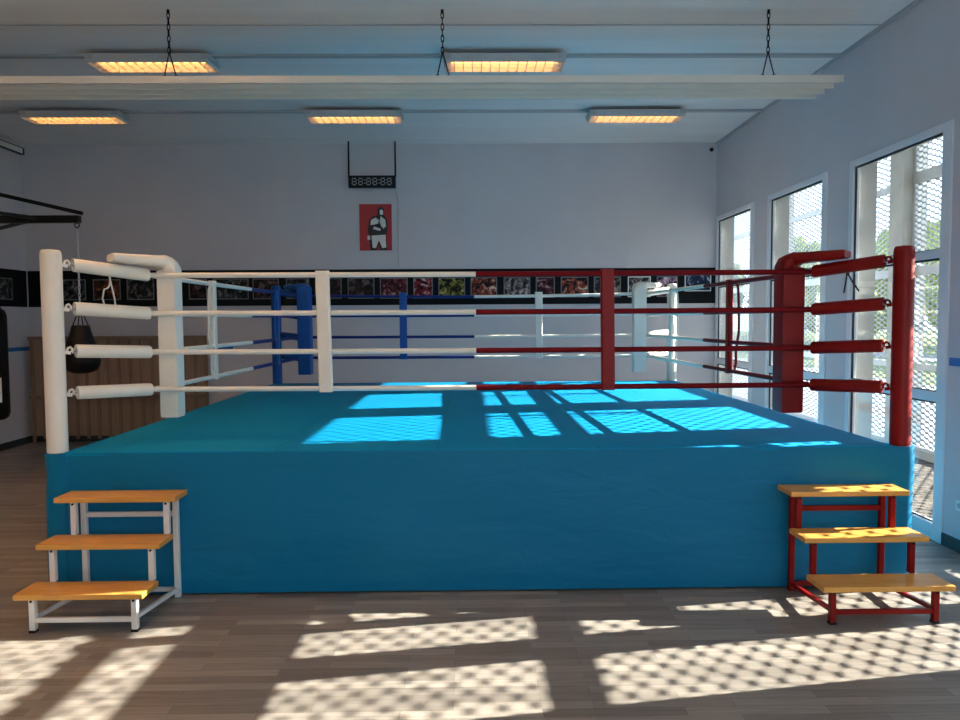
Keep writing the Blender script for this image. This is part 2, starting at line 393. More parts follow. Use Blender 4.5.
def screen(y0, y1, label):
    X = 5.5
    t = thing('security_screen', label, 'screen', (X, (y0 + y1) / 2, 0.07), 'expanded metal screens of the veranda')
    bm = B()
    add_box(bm, X - 0.02, X + 0.02, y0, y0 + 0.04, 0.07, 3.91); add_box(bm, X - 0.02, X + 0.02, y1 - 0.04, y1, 0.07, 3.91)
    add_box(bm, X - 0.02, X + 0.02, y0 + 0.04, y1 - 0.04, 3.87, 3.91); add_box(bm, X - 0.02, X + 0.02, y0 + 0.04, y1 - 0.04, 0.07, 0.11)
    obj('screen_frame', bm, M['greyframe'], t)
    for a, b_ in ((3.32, 3.462) if 5 < y0 < 6 else (3.305, 3.385), (2.205, 2.31), (1.055, 1.13)):
        obj('transom', add_box(B(), X - 0.025, X + 0.025, y0 + 0.04, y1 - 0.04, a, b_), M['greyframe'], t)
    # diamonds: neighbouring zigzag strands meet at the knuckles
    S, L = 0.066, 0.165
    th = math.radians(27); wv = Vector((-math.cos(th), 0, -math.sin(th))) * 0.0105; tv = Vector((-math.sin(th), 0, math.cos(th))) * 0.0022
    ya, yb = y0 + 0.03, y1 - 0.03
    nseg = int((yb - ya) / (L / 2)); st = (yb - ya) / nseg
    verts, faces = [], []
    k = 0; z = 0.12
    while z < 3.86:
        base = len(verts)
        for i in range(nseg + 1):
            up = (-1) ** (i + k)
            for f, tk in ((-0.34, 0.85), (-0.22, 2.3), (0.22, 2.3), (0.34, 0.85)):      # short level knuckle, then the slope
                c = Vector((X, ya + (i + f) * st, z + up * (S / 4 - 0.0045) * (1.0 if tk > 1 else 0.80)))
                for a, b_ in ((-1, -1), (1, -1), (1, 1), (-1, 1)): verts.append(c + wv * a + tv * b_ * tk)
        m_ = 4 * (nseg + 1)
        for i in range(m_ - 1):
            o0, o1 = base + 4 * i, base + 4 * i + 4
            for j in range(4): faces.append((o0 + j, o0 + (j + 1) % 4, o1 + (j + 1) % 4, o1 + j))
        k += 1; z += S / 2
    org = wpos(t)
    me = bpy.data.meshes.new('expanded_mesh'); me.from_pydata([v - org for v in verts], [], faces); me.materials.append(M['mesh'])
    o = bpy.data.objects.new('expanded_mesh', me); C.objects.link(o); o.parent = t
for i in range(len(PIL) - 1):
    screen(PIL[i] + 0.152, PIL[i + 1] - 0.152, [
        'expanded metal screen of the veranda bay farthest behind the viewer', 'expanded metal screen of the veranda bay beside the viewer',
        'diamond mesh screen outside the window beside the red corner post', 'diamond mesh screen outside the second tall window',
        'diamond mesh screen outside the tall window next to the back wall', 'diamond mesh screen of the veranda bay past the back wall'][i])

def tree(x, y, h, r, label, seed):
    rnd = random.Random(seed)
    t = thing('tree', label, 'tree', (x, y, -0.02), 'trees beyond the lawn')
    obj('trunk', add_tube(B(), [(x, y, -0.05), (x + 0.05, y, h * 0.3), (x + 0.1, y + 0.1, h * 0.6)], [0.18, 0.13, 0.07], 10), M['bark'], t, True)
    bm = B()
    for k in range(9):
        a = rnd.uniform(0, 2 * PI); q = rnd.uniform(0, 0.62) * r; zz = h * rnd.uniform(0.34, 0.82); rr = r * rnd.uniform(0.4, 0.62)
        res = bmesh.ops.create_icosphere(bm, subdivisions=4, radius=rr)
        c = Vector((x + math.cos(a) * q, y + math.sin(a) * q, zz))
        for v in res['verts']:
            n = v.co.normalized()
            d = noise.noise(n * 2.2 + c) * 0.3 + noise.noise(n * 7 + c) * 0.22 + noise.noise(n * 18 + c) * 0.14
            v.co = c + n * rr * (1 + d)
    obj('crown', bm, M['leaf'], t, True)
TR = [(24, 14, 4.5, 2.3), (27, 20, 5.2, 2.6), (26, 27, 5.4, 2.7), (25, 34, 5.8, 2.9), (29, 41, 7.4, 3.4), (24, 49, 6.0, 2.6), (31, 53, 8.2, 3.6), (26, 60, 7.6, 3.4), (30, 68, 9.0, 3.8), (24, 72, 8.2, 3.4)]
for i, (x, y, h, r) in enumerate(TR):
    tree(x, y, h, r, 'leafy green tree beyond the lawn seen through the window mesh', 20 + i)

# ------------------------------------------------------------------ boxing ring
MX0, MX1, RY0, RY1, MZ = -2.49, 2.643, 4.62, 9.56, 0.902
ring = thing('boxing_ring', 'raised boxing ring with bright blue canvas and skirt, white, red and blue corners', 'boxing ring', ((MX0 + MX1) / 2, (RY0 + RY1) / 2, 0))
# skirt
def arc(cx, cy, r_, a0, a1, n_=9): return [(cx + r_ * math.cos(math.radians(a0 + (a1 - a0) * k / (n_ - 1))), cy + r_ * math.sin(math.radians(a0 + (a1 - a0) * k / (n_ - 1)))) for k in range(n_)]
path = arc(-2.562, 4.665, 0.075, 180, 270) + [(-2.492, 4.592), (-2.484, 4.603), (2.60, 4.603)] + arc(2.722, 4.665, 0.075, 270, 360) + [(2.790, 4.745), (2.648, 4.76), (2.648, 9.47), (2.66, 9.60), (-2.50, 9.60), (-2.495, 9.47), (-2.495, 4.76), (-2.630, 4.745)]
pts = []
for i, p in enumerate(path):
    q = path[(i + 1) % len(path)]; a = Vector((*p, 0)); b_ = Vector((*q, 0)); n_ = max(1, int((b_ - a).length / 0.06))
    for k in range(n_): pts.append(a.lerp(b_, k / n_))
bm = B(); rings = []
zs = [0.012 + (0.893 - 0.012) * k / 22 for k in range(23)]
for z in zs:
    row = []
    for i, p in enumerate(pts):
        d = (pts[(i + 1) % len(pts)] - pts[i - 1]).normalized(); nrm = Vector((d.y, -d.x, 0))
        f = min(1, (0.9 - z) / 0.12)
        dsp = (noise.noise(Vector((p.x * 1.1 + z * 1.6, p.y * 1.1, z * 1.9))) * 0.010 + noise.noise(Vector((p.x * 3.1 - z * 2.2, p.y * 3.1, z * 5 + 3))) * 0.005) * max(0.15, f)
        row.append(bm.verts.new(p + Vector((0, 0, z)) + nrm * dsp))
    rings.append(row)
ring_skin(bm, rings)
obj('skirt', bm, M['skirt'], ring, True)
bm = B(); add_box(bm, MX0 - 0.004, MX1 + 0.004, RY0 - 0.016, RY1 + 0.01, 0.866, MZ, 0.014)
obj('canvas_mat', bm, M['canvas'], ring, True)

POST = {'FL': (-2.555, 4.655, 'white_vinyl', 'white'), 'FR': (2.712, 4.655, 'red_vinyl', 'red'), 'BL': (-2.445, 9.58, 'blue_vinyl', 'blue'), 'BR': (2.60, 9.58, 'white_vinyl', 'white')}
CRN = {'FL': Vector((-2.12, 5.05, 0)), 'FR': Vector((2.305, 5.03, 0)), 'BL': Vector((-2.07, 9.17, 0)), 'BR': Vector((2.17, 9.17, 0))}
RZ = [1.245, 1.495, 1.753, 2.006]
LBL = {'FL': 'white padded corner post', 'FR': 'red padded corner post', 'BL': 'blue corner post', 'BR': 'white corner post by the windows'}
for k, (px, py, mt, col) in POST.items():
    r = 0.0605
    p = obj('corner_post', add_lathe(B(), px, py, [(r, 0.894), (r, 2.105), (r - 0.003, 2.125), (r - 0.010, 2.138), (0.02, 2.142)], 28), M[mt], ring, True)
    p['label'] = LBL[k]
    c = CRN[k]; d = (c - Vector((px, py, 0))); Lg = d.length; d.normalize(); side = Vector((-d.y, d.x, 0))
    hm = M['white_metal' if col == 'white' else 'red_metal' if col == 'red' else 'blue_vinyl']
    for z in RZ:
        zp = z + {1.245: 0.012, 1.495: 0.028, 1.753: 0.038, 2.006: 0.060}[z]
        P = lambda t, dz=0.0, s=0.0: Vector((px, py, 0)) + d * t + side * s + Vector((0, 0, zp + (z - zp) * t / Lg + dz))
        # welded hook plate
        bm = B()
        add_bar(bm, P(0.05, -0.008), P(0.09, -0.012), 0.028, 0.02)
        add_tube(bm, [P(0.07, 0.0), P(0.078, 0.018), P(0.090, 0.024), P(0.102, 0.012), P(0.099, -0.006)], 0.0075, 8)
        obj('rope_hook', bm, hm, p, True)
        tb = B()
        add_tube(tb, [P(0.092, 0.0), P(0.104, 0.008), P(0.118, 0.0), P(0.104, -0.012), ], 0.0045, 6, closed=True)
        add_tube(tb, [P(0.116), P(0.18)], 0.008, 8)
        obj('turnbuckle', tb, M['steel'], ring, True)
        t0, t1 = 0.121 if k[1] == 'L' else 0.108, Lg * 0.985
        cb = B(); R = 0.042; n = 20; prof = [(t0 + 0.02, R * 0.62), (t0, R * 0.66), (t0, R * 0.97), (t0 + 0.008, R), (t1 - 0.012, R), (t1 - 0.002, R * 0.9), (t1, R * 0.5)]
        rings = []
        for t, rr in prof:
            rings.append([cb.verts.new(P(t) + side * (math.cos(2 * PI * q / n) * rr) + Vector((0, 0, math.sin(2 * PI * q / n) * rr))) for q in range(n)])
        ring_skin(cb, rings)
        obj('rope_cover', cb, M[{'white': 'white_vinyl', 'red': 'red_vinyl', 'blue': 'blue_vinyl'}[col]], ring, True)
        sm = {'white': 'white_rope', 'red': 'red_rope', 'blue': 'blue_rope'}[col]
        obj('rope_end', add_tube(B(), [P(t1 - 0.01), c + Vector((0, 0, z))], 0.014, 10), M[sm], ring, True)

def rope(a, b_, z, ma, mb, split, sag=0.0):
    A = CRN[a] + Vector((0, 0, z)); Bp = CRN[b_] + Vector((0, 0, z)); rr = 0.0175
    Q = lambda t: A.lerp(Bp, t) - Vector((0, 0, sag * 4 * t * (1 - t)))
    r0 = obj('rope', add_tube(B(), [Q(split * k / 10) for k in range(11)], rr, 12), M[ma], ring, True)
    r1 = obj('rope_sleeve', add_tube(B(), [Q(split - 0.001 + (1.001 - split) * k / 10) for k in range(11)], rr * 1.04, 12), M[mb], r0, True)
    r0['label'] = ma.split('_')[0] + ' half of a ring rope'; r1['label'] = mb.split('_')[0] + ' half of a ring rope'
for z in RZ:
    rope('FL', 'FR', z, 'white_rope', 'red_rope', 0.491, 0.004)
    rope('FL', 'BL', z, 'white_rope', 'blue_rope', 0.535, 0.004)
    rope('BL', 'BR', z, 'blue_rope', 'white_rope', 0.505, 0.028 if z > 1.9 else 0.004)
    rope('FR', 'BR', z, 'red_rope', 'white_rope', 0.50, 0.004)

# spacers that hold the four ropes apart
def spacer(a, b_, t, mt, lean=0.0, w_=0.09, loose=False):
    A, Bp = CRN[a], CRN[b_]; d = (Bp - A).normalized(); nrm = Vector((d.y, -d.x, 0)); c = A.lerp(Bp, t)
    bm = B(); rings = []
    zz = [RZ[0] - 0.026, RZ[0], RZ[1], RZ[2], RZ[3], RZ[3] + 0.024]
    for z in zz:
        f = (z - RZ[0]) / (RZ[3] - RZ[0]); o = c + d * (lean * (0.5 - f)) + Vector((0, 0, z)); hw = w_ / 2; ht = 0.022
        q = [(-1, -0.6), (-0.8, -1), (0.8, -1), (1, -0.6), (1, 0.6), (0.8, 1), (-0.8, 1), (-1, 0.6)]
        rings.append([bm.verts.new(o + d * (i * hw) + nrm * (j * ht)) for i, j in q])
    ring_skin(bm, rings)
    s = obj('rope_spacer', bm, mt, ring, True)
    if loose:   # tie strap hanging slack beside it
        zs_ = [RZ[3] + 0.01 - (RZ[3] - RZ[0]) * k / 12 for k in range(13)]
        o2 = c - d * 0.13
        bm = B(); rg = []
        for k, z in enumerate(zs_):
            f = k / 12; bow = (0.05 * math.sin(PI * f) - 0.06 * math.sin(PI * max(0, f - 0.6) / 0.4)) if f < 1 else 0
            off = 0.0 if k not in (0, 12) else 0.05
            p_ = o2 - d * (bow * 0.7) + d * off + Vector((0, 0, z))
            rg.append([bm.verts.new(p_ + d * (i * 0.016) + nrm * (0.02 + j * 0.005)) for i, j in ((-1, -1), (1, -1), (1, 1), (-1, 1))])
        ring_skin(bm, rg)
        obj('tie_strap', bm, mt, s, True)
spacer('FL', 'FR', 0.260, M['white_vinyl'], 0.012)
spacer('FL', 'FR', 0.690, M['red_vinyl'], 0.008)
spacer('FL', 'BL', 0.285, M['white_vinyl'], 0.0, 0.07, True)
spacer('FL', 'BL', 0.76, M['blue_vinyl'], 0.0, 0.07, True)
spacer('FR', 'BR', 0.35, M['red_vinyl'], 0.0, 0.07, True)
spacer('FR', 'BR', 0.75, M['white_vinyl'], 0.0, 0.07, True)
spacer('BL', 'BR', 0.30, M['blue_vinyl'], 0.0)
spacer('BL', 'BR', 0.69, M['white_vinyl'], 0.0)

# corner pads: upright cushion inside the ropes, its top flap folded out over the top cover and laced
def pad(key, mt, lace_m, label, hw, ht, inset, laces):
    px, py = POST[key][:2]; c = CRN[key]
    od = (Vector((px, py, 0)) - c).normalized(); side = Vector((-od.y, od.x, 0))
    o = c - od * inset
    t = thing('corner_pad', label, 'corner pad', (o.x, o.y, 1.02), 'corner pads of the ring')
    pth = [(0, 1.05, hw * 0.94, ht * 0.94, 1.9), (0, 1.065, hw, ht, 1.9), (0, 1.4, hw, ht, 1.9), (0, 1.8, hw, ht, 1.9), (0, 2.0, hw, ht, 1.9), (0.0, 2.045, hw, ht, 1.6), (0.006, 2.066, hw, ht * 0.86, 1.3), (0.022, 2.086, hw, 0.058, 1.0),
           (0.046, 2.098, 0.085, 0.048, 0.8), (0.08, 2.102, 0.085, 0.038, 0.6), (0.16, 2.104, 0.085, 0.035, 0.5), (0.26, 2.106, 0.082, 0.033, 0.5), (0.355, 2.110, 0.078, 0.030, 0.5), (0.372, 2.110, 0.072, 0.022, 0.5)]
    bm = B(); rings = []; n = 32
    for i, (s, z, w_, h, e) in enumerate(pth):
        a = pth[max(0, i - 1)]; b_ = pth[min(len(pth) - 1, i + 1)]
        T = Vector((b_[0] - a[0], b_[1] - a[1])).normalized(); Nn = Vector((-T.y, T.x))
        row = []
        for k in range(n):
            u = 2 * PI * k / n
            cu = math.copysign(abs(math.cos(u)) ** e, math.cos(u)); su = math.copysign(abs(math.sin(u)) ** e, math.sin(u))
            p_ = Vector((s, z)) + Nn * (su * h)
            row.append(bm.verts.new(o + od * p_.x + side * (cu * w_) + Vector((0, 0, p_.y))))
        rings.append(row)
    ring_skin(bm, rings)
    obj('cushion', bm, mt, t, True)
    for ptsl in laces:
        obj('lace', add_tube(B(), [o + od * s + side * q + Vector((0, 0, z)) for s, q, z in ptsl], 0.0055, 7), lace_m, t, True)
q = [(0.34, -0.09, 2.08), (0.345, -0.10, 2.0), (0.35, -0.10, 1.94), (0.365, -0.09, 1.92), (0.39, -0.085, 1.91), (0.40, -0.09, 1.85), (0.375, -0.09, 1.76), (0.36, -0.09, 1.745)]
q2 = [(0.35, -0.085, 2.08), (0.352, -0.093, 1.99), (0.34, -0.093, 1.93), (0.325, -0.09, 1.85), (0.318, -0.09, 1.73)]
pad('FL', M['white_vinyl'], M['lace'], 'cream white corner pad tied inside the ropes at the white front post', 0.084, 0.084, 0.126, [q, q2])
q3 = [(0.35, 0.085, 2.075), (0.352, 0.092, 1.98), (0.38, 0.09, 1.93), (0.42, 0.09, 1.87)]
q4 = [(0.34, 0.085, 2.075), (0.342, 0.092, 1.98), (0.335, 0.09, 1.92), (0.325, 0.09, 1.86)]
pad('FR', M['red_vinyl'], M['lace_dark'], 'dark red corner pad tied inside the ropes at the red front post', 0.104, 0.104, 0.146, [q3, q4])
pad('BL', M['blue_vinyl'], M['blue_rope'], 'blue corner pad tied inside the ropes at the blue back post', 0.104, 0.104, 0.148, [])
pad('BR', M['white_vinyl'], M['lace'], 'white corner pad at the back post nearest the windows', 0.104, 0.104, 0.148, [])

# ------------------------------------------------------------------ steps
def steps(yf, mt, label, treads, legs, rear):
    xm = (treads[0][0] + treads[0][1]) / 2
    t = thing('ring_steps', label, 'steps', (xm, yf + 0.25, 0), 'steps up to the ring')
    levels = [(0.218, yf, yf + 0.215), (0.437, yf + 0.19, yf + 0.40), (0.664, yf + 0.365, yf + 0.567)]
    th = 0.030; s = 0.032
    for (z, a, b_), (x0, x1) in zip(levels, treads):
        obj('tread', add_box(B(), x0, x1, a, b_, z - th, z, 0.004), M['pine'], t)
    ys = [l[1] + 0.035 for l in levels]
    yr = levels[2][2] - 0.02
    for j in (0, 1):
        for k, (z, a, b_) in enumerate(levels):
            x = legs[k][j]; zb = 0.012 if k == 0 else levels[k - 1][0]
            l = obj('leg', add_box(B(), x - s / 2, x + s / 2, ys[k] - s / 2, ys[k] + s / 2, zb, z - th - 0.001, 0.003), mt, t)
            if k == 0: obj('foot_cap', add_box(B(), x - s / 2 - 0.002, x + s / 2 + 0.002, ys[k] - s / 2 - 0.002, ys[k] + s / 2 + 0.002, 0, 0.014), M['black_plastic'], l)
            obj('bolt', add_tube(B(), [(x, ys[k] - s / 2 - 0.006, z - th - 0.012), (x, ys[k] - s / 2 + 0.004, z - th - 0.012)], 0.007, 8), M['black_metal'], l)
        xr = rear[j]
        obj('leg', add_box(B(), xr - s / 2, xr + s / 2, yr - s / 2, yr + s / 2, 0.0, levels[2][0] - th - 0.001, 0.003), mt, t)
        obj('side_rail', add_bar(B(), (legs[0][j], ys[0] + s / 2, 0.075), (xr, yr - s / 2, 0.05), 0.022, 0.022), mt, t)
    obj('front_rail', add_box(B(), legs[0][0] + s / 2, legs[0][1] - s / 2, ys[0] - 0.011, ys[0] + 0.011, 0.055, 0.08), mt, t)
    obj('rear_rail', add_box(B(), rear[0] + s / 2, rear[1] - s / 2, yr - 0.011, yr + 0.011, 0.035, 0.06), mt, t)
    obj('back_rail', add_box(B(), rear[0] + s / 2, rear[1] - s / 2, yr - 0.011, yr + 0.011, 0.505, 0.535), mt, t)
    return t
steps(4.035, M['white_metal'], 'three tread wooden steps on a white steel frame below the white corner',
      [(-2.488, -1.788), (-2.466, -1.768), (-2.452, -1.742)], [(-2.401, -1.845), (-2.387, -1.826), (-2.351, -1.804)], (-2.368, -1.809))
steps(4.015, M['red_metal'], 'three tread wooden steps on a red steel frame below the red corner',
      [(1.938, 2.672), (1.915, 2.636), (1.910, 2.622)], [(2.004, 2.580), (1.980, 2.552), (1.969, 2.534)], (1.995, 2.555))

# ------------------------------------------------------------------ ceiling lights
def ceiling_light(x, y, label, tube='tube'):
    L, W = 1.10, 0.29; zb, zt = ZC - 0.125, ZC - 0.045
    t = thing('ceiling_light', label, 'ceiling light', (x, y, ZC - 0.022), 'louvred ceiling lights')
    x0, x1, y0, y1 = x - L / 2, x + L / 2, y - W / 2, y + W / 2
    bm = B()
    add_box(bm, x0, x1, y0, y0 + 0.008, zb, zt); add_box(bm, x0, x1, y1 - 0.008, y1, zb, zt)
    add_box(bm, x0, x1, y0 + 0.008, y1 - 0.008, zt - 0.006, zt)
    obj('housing', bm, M['lightbody'], t)
    for a, b_ in ((x0 - 0.012, x0 + 0.06), (x1 - 0.06, x1 + 0.012)):
        obj('end_cap', add_box(B(), a, b_, y0 - 0.006, y1 + 0.006, zb + 0.03, zt + 0.002, 0.004), M['trunk'], t)
    for a in (x0 + 0.06, x1 - 0.11):
        obj('mounting_bracket', add_box(B(), a, a + 0.05, y - 0.06, y + 0.06, zt, ZC - 0.022), M['black_metal'], t)
    for yy in (y - 0.07, y + 0.07):
        obj('tube', add_tube(B(), [(x0 + 0.02, yy, zb + 0.05), (x1 - 0.02, yy, zb + 0.05)], 0.019, 12), M[tube], t, True)
    lv = B()
    for k in range(14):
        xx = x0 + 0.004 + (L - 0.008) * k / 13
        add_box(lv, xx - 0.003, xx + 0.003, y0 + 0.01, y1 - 0.01, zb, zb + 0.028)
    for yy in (y0 + 0.10, y1 - 0.10): add_box(lv, x0, x1, yy - 0.002, yy + 0.002, zb, zb + 0.028)
    obj('louver', lv, M['panel'], t)
    return t
ceiling_light(-4.585, 8.97, 'warm louvred ceiling light in the corner by the wall mounted bag bracket')
ceiling_light(-1.32, 8.97, 'warm louvred ceiling light just in front of the digital timer')
ceiling_light(1.985, 8.97, 'warm louvred ceiling light in the back row closest to the windows')
ceiling_light(-2.90, 7.12, 'warm louvred ceiling light in the front row above the white corner')
ceiling_light(0.345, 7.12, 'warm louvred ceiling light in the front row over mid ring')
for x in (-4.80, -2.2): ceiling_light(x, 4.9, 'added louvred fill light overhead just outside the view', 'tube_fill')  # extra lamps added out of view to warm and brighten the left side
for x in (-4.70, -1.40): ceiling_light(x, 2.4, 'added louvred fill light overhead behind the view', 'tube_fill')  # added likewise, unseen, as warm fill

# ------------------------------------------------------------------ hanging heating panel on chains
hp = thing('ceiling_panel_heater', 'long white ribbed radiant panel hung on three chains under the ceiling', 'heating panel', (0, 6.35, 3.60))
prof = [(6.10, 3.588), (6.10, 3.645), (6.62, 3.645), (6.62, 3.602), (6.59, 3.602), (6.59, 3.638), (6.43, 3.594), (6.43, 3.636), (6.27, 3.590), (6.27, 3.634)]
obj('panel_body', add_prism(B(), prof, 'x', -5.6, 3.03), M['panel'], hp)
def chain(x, parent):
    bm = B(); y = 6.13; z0 = ZC - 0.0015; zj = 3.83
    add_tube(bm, [(x, y, z0), (x, y, z0 - 0.03)], 0.012, 8)
    n = 7; L = (z0 - 0.02 - zj) / n
    for k in range(n):
        zc = z0 - 0.02 - L * (k + 0.5); hl = L * 0.62; wl = 0.011
        pts = []
        for q in range(12):
            a = 2 * PI * q / 12; u = math.cos(a) * wl; v_ = math.copysign(abs(math.sin(a)) ** 0.8, math.sin(a)) * hl
            pts.append((x + (u if k % 2 == 0 else 0), y + (0 if k % 2 == 0 else u), zc + v_))
        add_tube(bm, pts, 0.0042, 6, closed=True)
    for sx in (-0.042, 0.05):
        add_tube(bm, [(x, y, zj + 0.01), (x + sx, y, 3.655)], 0.0055, 6)
        add_tube(bm, [(x + sx - 0.012, y, 3.656), (x + sx + 0.012, y, 3.656), (x + sx + 0.014, y, 3.642), (x + sx - 0.014, y, 3.642)], 0.005, 6, closed=True)
    obj('chain', bm, M['black_metal'], parent, True)
for x in (-2.37, -0.195, 2.425): chain(x, hp)

# ------------------------------------------------------------------ timer, poster, photo banners
T = lambda u, y: (u - 467.0) / 750.0 * y      # image column to x, on a plane at y
yt = 10.55
tm = thing('digital_timer', 'black digital interval timer hung on two rods in front of the back wall', 'timer', (-1.40, yt, 3.55))
xa, xb, za, zb = -1.655, -1.0, 3.53, 3.70
obj('housing', add_box(B(), xa, xb, yt - 0.03, yt + 0.03, za, zb, 0.012), M['black_plastic'], tm)
seg = B()
def seg7(bm, x, z, w_, h, t_):
    y0, y1 = yt - 0.033, yt - 0.0295
    g = t_ * 0.35
    for dz in (0, h / 2, h): add_box(bm, x + g, x + w_ - g, y0, y1, z + dz - t_ / 2, z + dz + t_ / 2)
    for dx in (0, w_):
        for z0 in (0, h / 2): add_box(bm, x + dx - t_ / 2, x + dx + t_ / 2, y0, y1, z + z0 + t_ * 0.7, z + z0 + h / 2 - t_ * 0.7)
dx = xa + 0.055
for pair in range(3):
    for k in range(2):
        seg7(seg, dx, za + 0.042, 0.055, 0.086, 0.013); dx += 0.088
    if pair < 2:
        for zz in (za + 0.062, za + 0.106): add_box(seg, dx - 0.008, dx + 0.006, yt - 0.033, yt - 0.0295, zz - 0.007, zz + 0.007)
        dx += 0.022
obj('display_digits', seg, M['digit'], tm)
for x in (xa + 0.005, xb - 0.005): obj('hanging_rod', add_tube(B(), [(x, yt, zb - 0.02), (x, yt, ZC)], 0.012, 8), M['black_metal'], tm)
obj('power_cable', add_tube(B(), [(xb - 0.005, yt + 0.01, za + 0.02), (xb, yt + 0.05, za - 0.05), (xb + 0.01, YB - 0.008, za - 0.15), (xb + 0.012, YB - 0.008, 2.45)], 0.005, 6), M['trunk'], tm)

Zp = lambda v, y: 1.7 + (319.3 - v) / 750.0 * y
x0, x1, z0, z1 = T(359.5, YB), T(391.5, YB), Zp(250.5, YB), Zp(205, YB)
po = thing('boxer_poster', 'red poster with a black and white boxer on the back wall', 'poster', ((x0 + x1) / 2, YB - 0.006, z0))
obj('sheet', add_box(B(), x0, x1, YB - 0.010, YB - 0.002, z0, z1), M['poster_red'], po)
W, H = x1 - x0, z1 - z0
def flat(bm, poly, yy, mi):
    add_prism(bm, [(x0 + W * a, z0 + H * b_) for a, b_ in poly], 'y', yy, yy - 0.0015, mi=mi)
bm = B()
flat(bm, [(0.34, 0.0), (0.30, 0.22), (0.26, 0.45), (0.30, 0.66), (0.42, 0.73), (0.56, 0.76), (0.57, 0.90), (0.66, 0.95), (0.76, 0.90), (0.77, 0.76), (0.86, 0.66), (0.87, 0.46), (0.82, 0.34), (0.85, 0.0), (0.64, 0.0), (0.58, 0.14), (0.52, 0.0)], YB - 0.0105, 0)
flat(bm, [(0.40, 0.06), (0.37, 0.32), (0.80, 0.34), (0.82, 0.06), (0.70, 0.05), (0.60, 0.22), (0.50, 0.05)], YB - 0.0122, 1)
flat(bm, [(0.34, 0.55), (0.36, 0.66), (0.50, 0.71), (0.60, 0.66), (0.58, 0.58), (0.46, 0.56)], YB - 0.0122, 1)
flat(bm, [(0.62, 0.62), (0.66, 0.74), (0.80, 0.66), (0.82, 0.52), (0.74, 0.47), (0.68, 0.52)], YB - 0.0122, 1)
flat(bm, [(0.42, 0.46), (0.45, 0.52), (0.66, 0.47), (0.64, 0.42)], YB - 0.0122, 1)
flat(bm, [(0.64, 0.77), (0.63, 0.86), (0.70, 0.89), (0.74, 0.84), (0.73, 0.77)], YB - 0.0122, 1)
flat(bm, [(0.25, 0.22), (0.24, 0.31), (0.32, 0.33), (0.34, 0.24)], YB - 0.0122, 1)
obj('boxer_print', bm, [M['poster_black'], M['poster_white']], po)

DK = (0.006, 0.006, 0.007)
PALS = [[DK, (0.02, 0.02, 0.02), (0.10, 0.09, 0.08)], [DK, (0.10, 0.03, 0.012), (0.36, 0.13, 0.03)], [DK, (0.05, 0.05, 0.05), (0.25, 0.24, 0.24)],
        [DK, (0.05, 0.02, 0.02), (0.16, 0.12, 0.11)], [(0.01, 0.012, 0.02), (0.14, 0.10, 0.09), (0.5, 0.45, 0.42)], [DK, (0.30, 0.02, 0.025), (0.6, 0.6, 0.62)],
        [DK, (0.20, 0.17, 0.02), (0.6, 0.52, 0.25)], [(0.02, 0.005, 0.008), (0.16, 0.03, 0.04), (0.5, 0.4, 0.42)], [(0.02, 0.015, 0.05), (0.30, 0.16, 0.25), (0.75, 0.68, 0.72)],
        [(0.004, 0.012, 0.05), (0.03, 0.05, 0.09), (0.45, 0.52, 0.55)], [DK, (0.35, 0.06, 0.03), (0.75, 0.68, 0.55)]]
PM = [photo_mat('photo_print_%d' % i, i + 1, c) for i, c in enumerate(PALS)]
BZ0, BZ1 = Zp(304.5, YB), Zp(269.0, YB)
PZ0, PZ1 = Zp(298.0, YB), Zp(277.5, YB)
bn = thing('picture_banner', 'long black banner of boxing photographs running across the back wall', 'banner', ((XL + 3.45) / 2, YB - 0.005, BZ0))
obj('backing', add_box(B(), XL + 0.02, T(714, YB), YB - 0.008, YB - 0.002, BZ0, BZ1), M['banner'], bn)
def photo(parent, xa, xb, za, zb, mt, bright=False, wall='back'):
    bm = B(); t_ = 0.014
    def bx(a, b_, c, d, dep, mi):
        if wall == 'back': add_box(bm, a, b_, YB - 0.0082 - dep, YB - 0.0081, c, d, mi=mi)
        else: add_box(bm, XL + 0.0081, XL + 0.0082 + dep, a, b_, c, d, mi=mi)
    bx(xa, xb, za, zb, 0.001, 0); bx(xa + t_, xb - t_, za + t_, zb - t_, 0.002, 1)
    obj('photo_print', bm, [M['border_bright' if bright else 'border'], mt], parent)
for u0, u1, k, br_ in [(63, 89, 2, 0), (96, 123, 1, 0), (129, 156, 2, 0), (190, 208, 3, 0), (214, 249, 2, 0), (253, 279, 3, 0), (286, 309, 2, 0), (315, 341, 3, 0), (347, 373.5, 3, 0), (379, 406.5, 7, 0), (412, 431.5, 5, 0), (437, 463.5, 6, 0),
                       (469, 495.5, 10, 0), (502, 528.5, 4, 0), (534, 553, 7, 0), (559, 586.5, 10, 0), (592, 619, 4, 0), (626, 649, 4, 1), (655, 676, 8, 0)]:
    photo(bn, T(u0, YB), T(u1, YB), PZ0, PZ1, PM[k], br_)
photo(bn, T(683, YB), T(709.5, YB), Zp(292.5, YB), Zp(275, YB), PM[9], True)
bl = thing('picture_banner', 'black photo banner on the side wall by the hanging heavy bag', 'banner', (XL + 0.005, 9.2, BZ0))
obj('backing', add_box(B(), XL + 0.002, XL + 0.008, 8.0, YB - 0.02, BZ0, BZ1), M['banner'], bl)
for a, b_, k in ((10.05, 10.35, 2), (9.62, 9.98, 0), (9.15, 9.5, 3), (8.7, 9.05, 2), (8.2, 8.6, 0)):
    photo(bl, a, b_, PZ0, PZ1, PM[k], False, 'left')

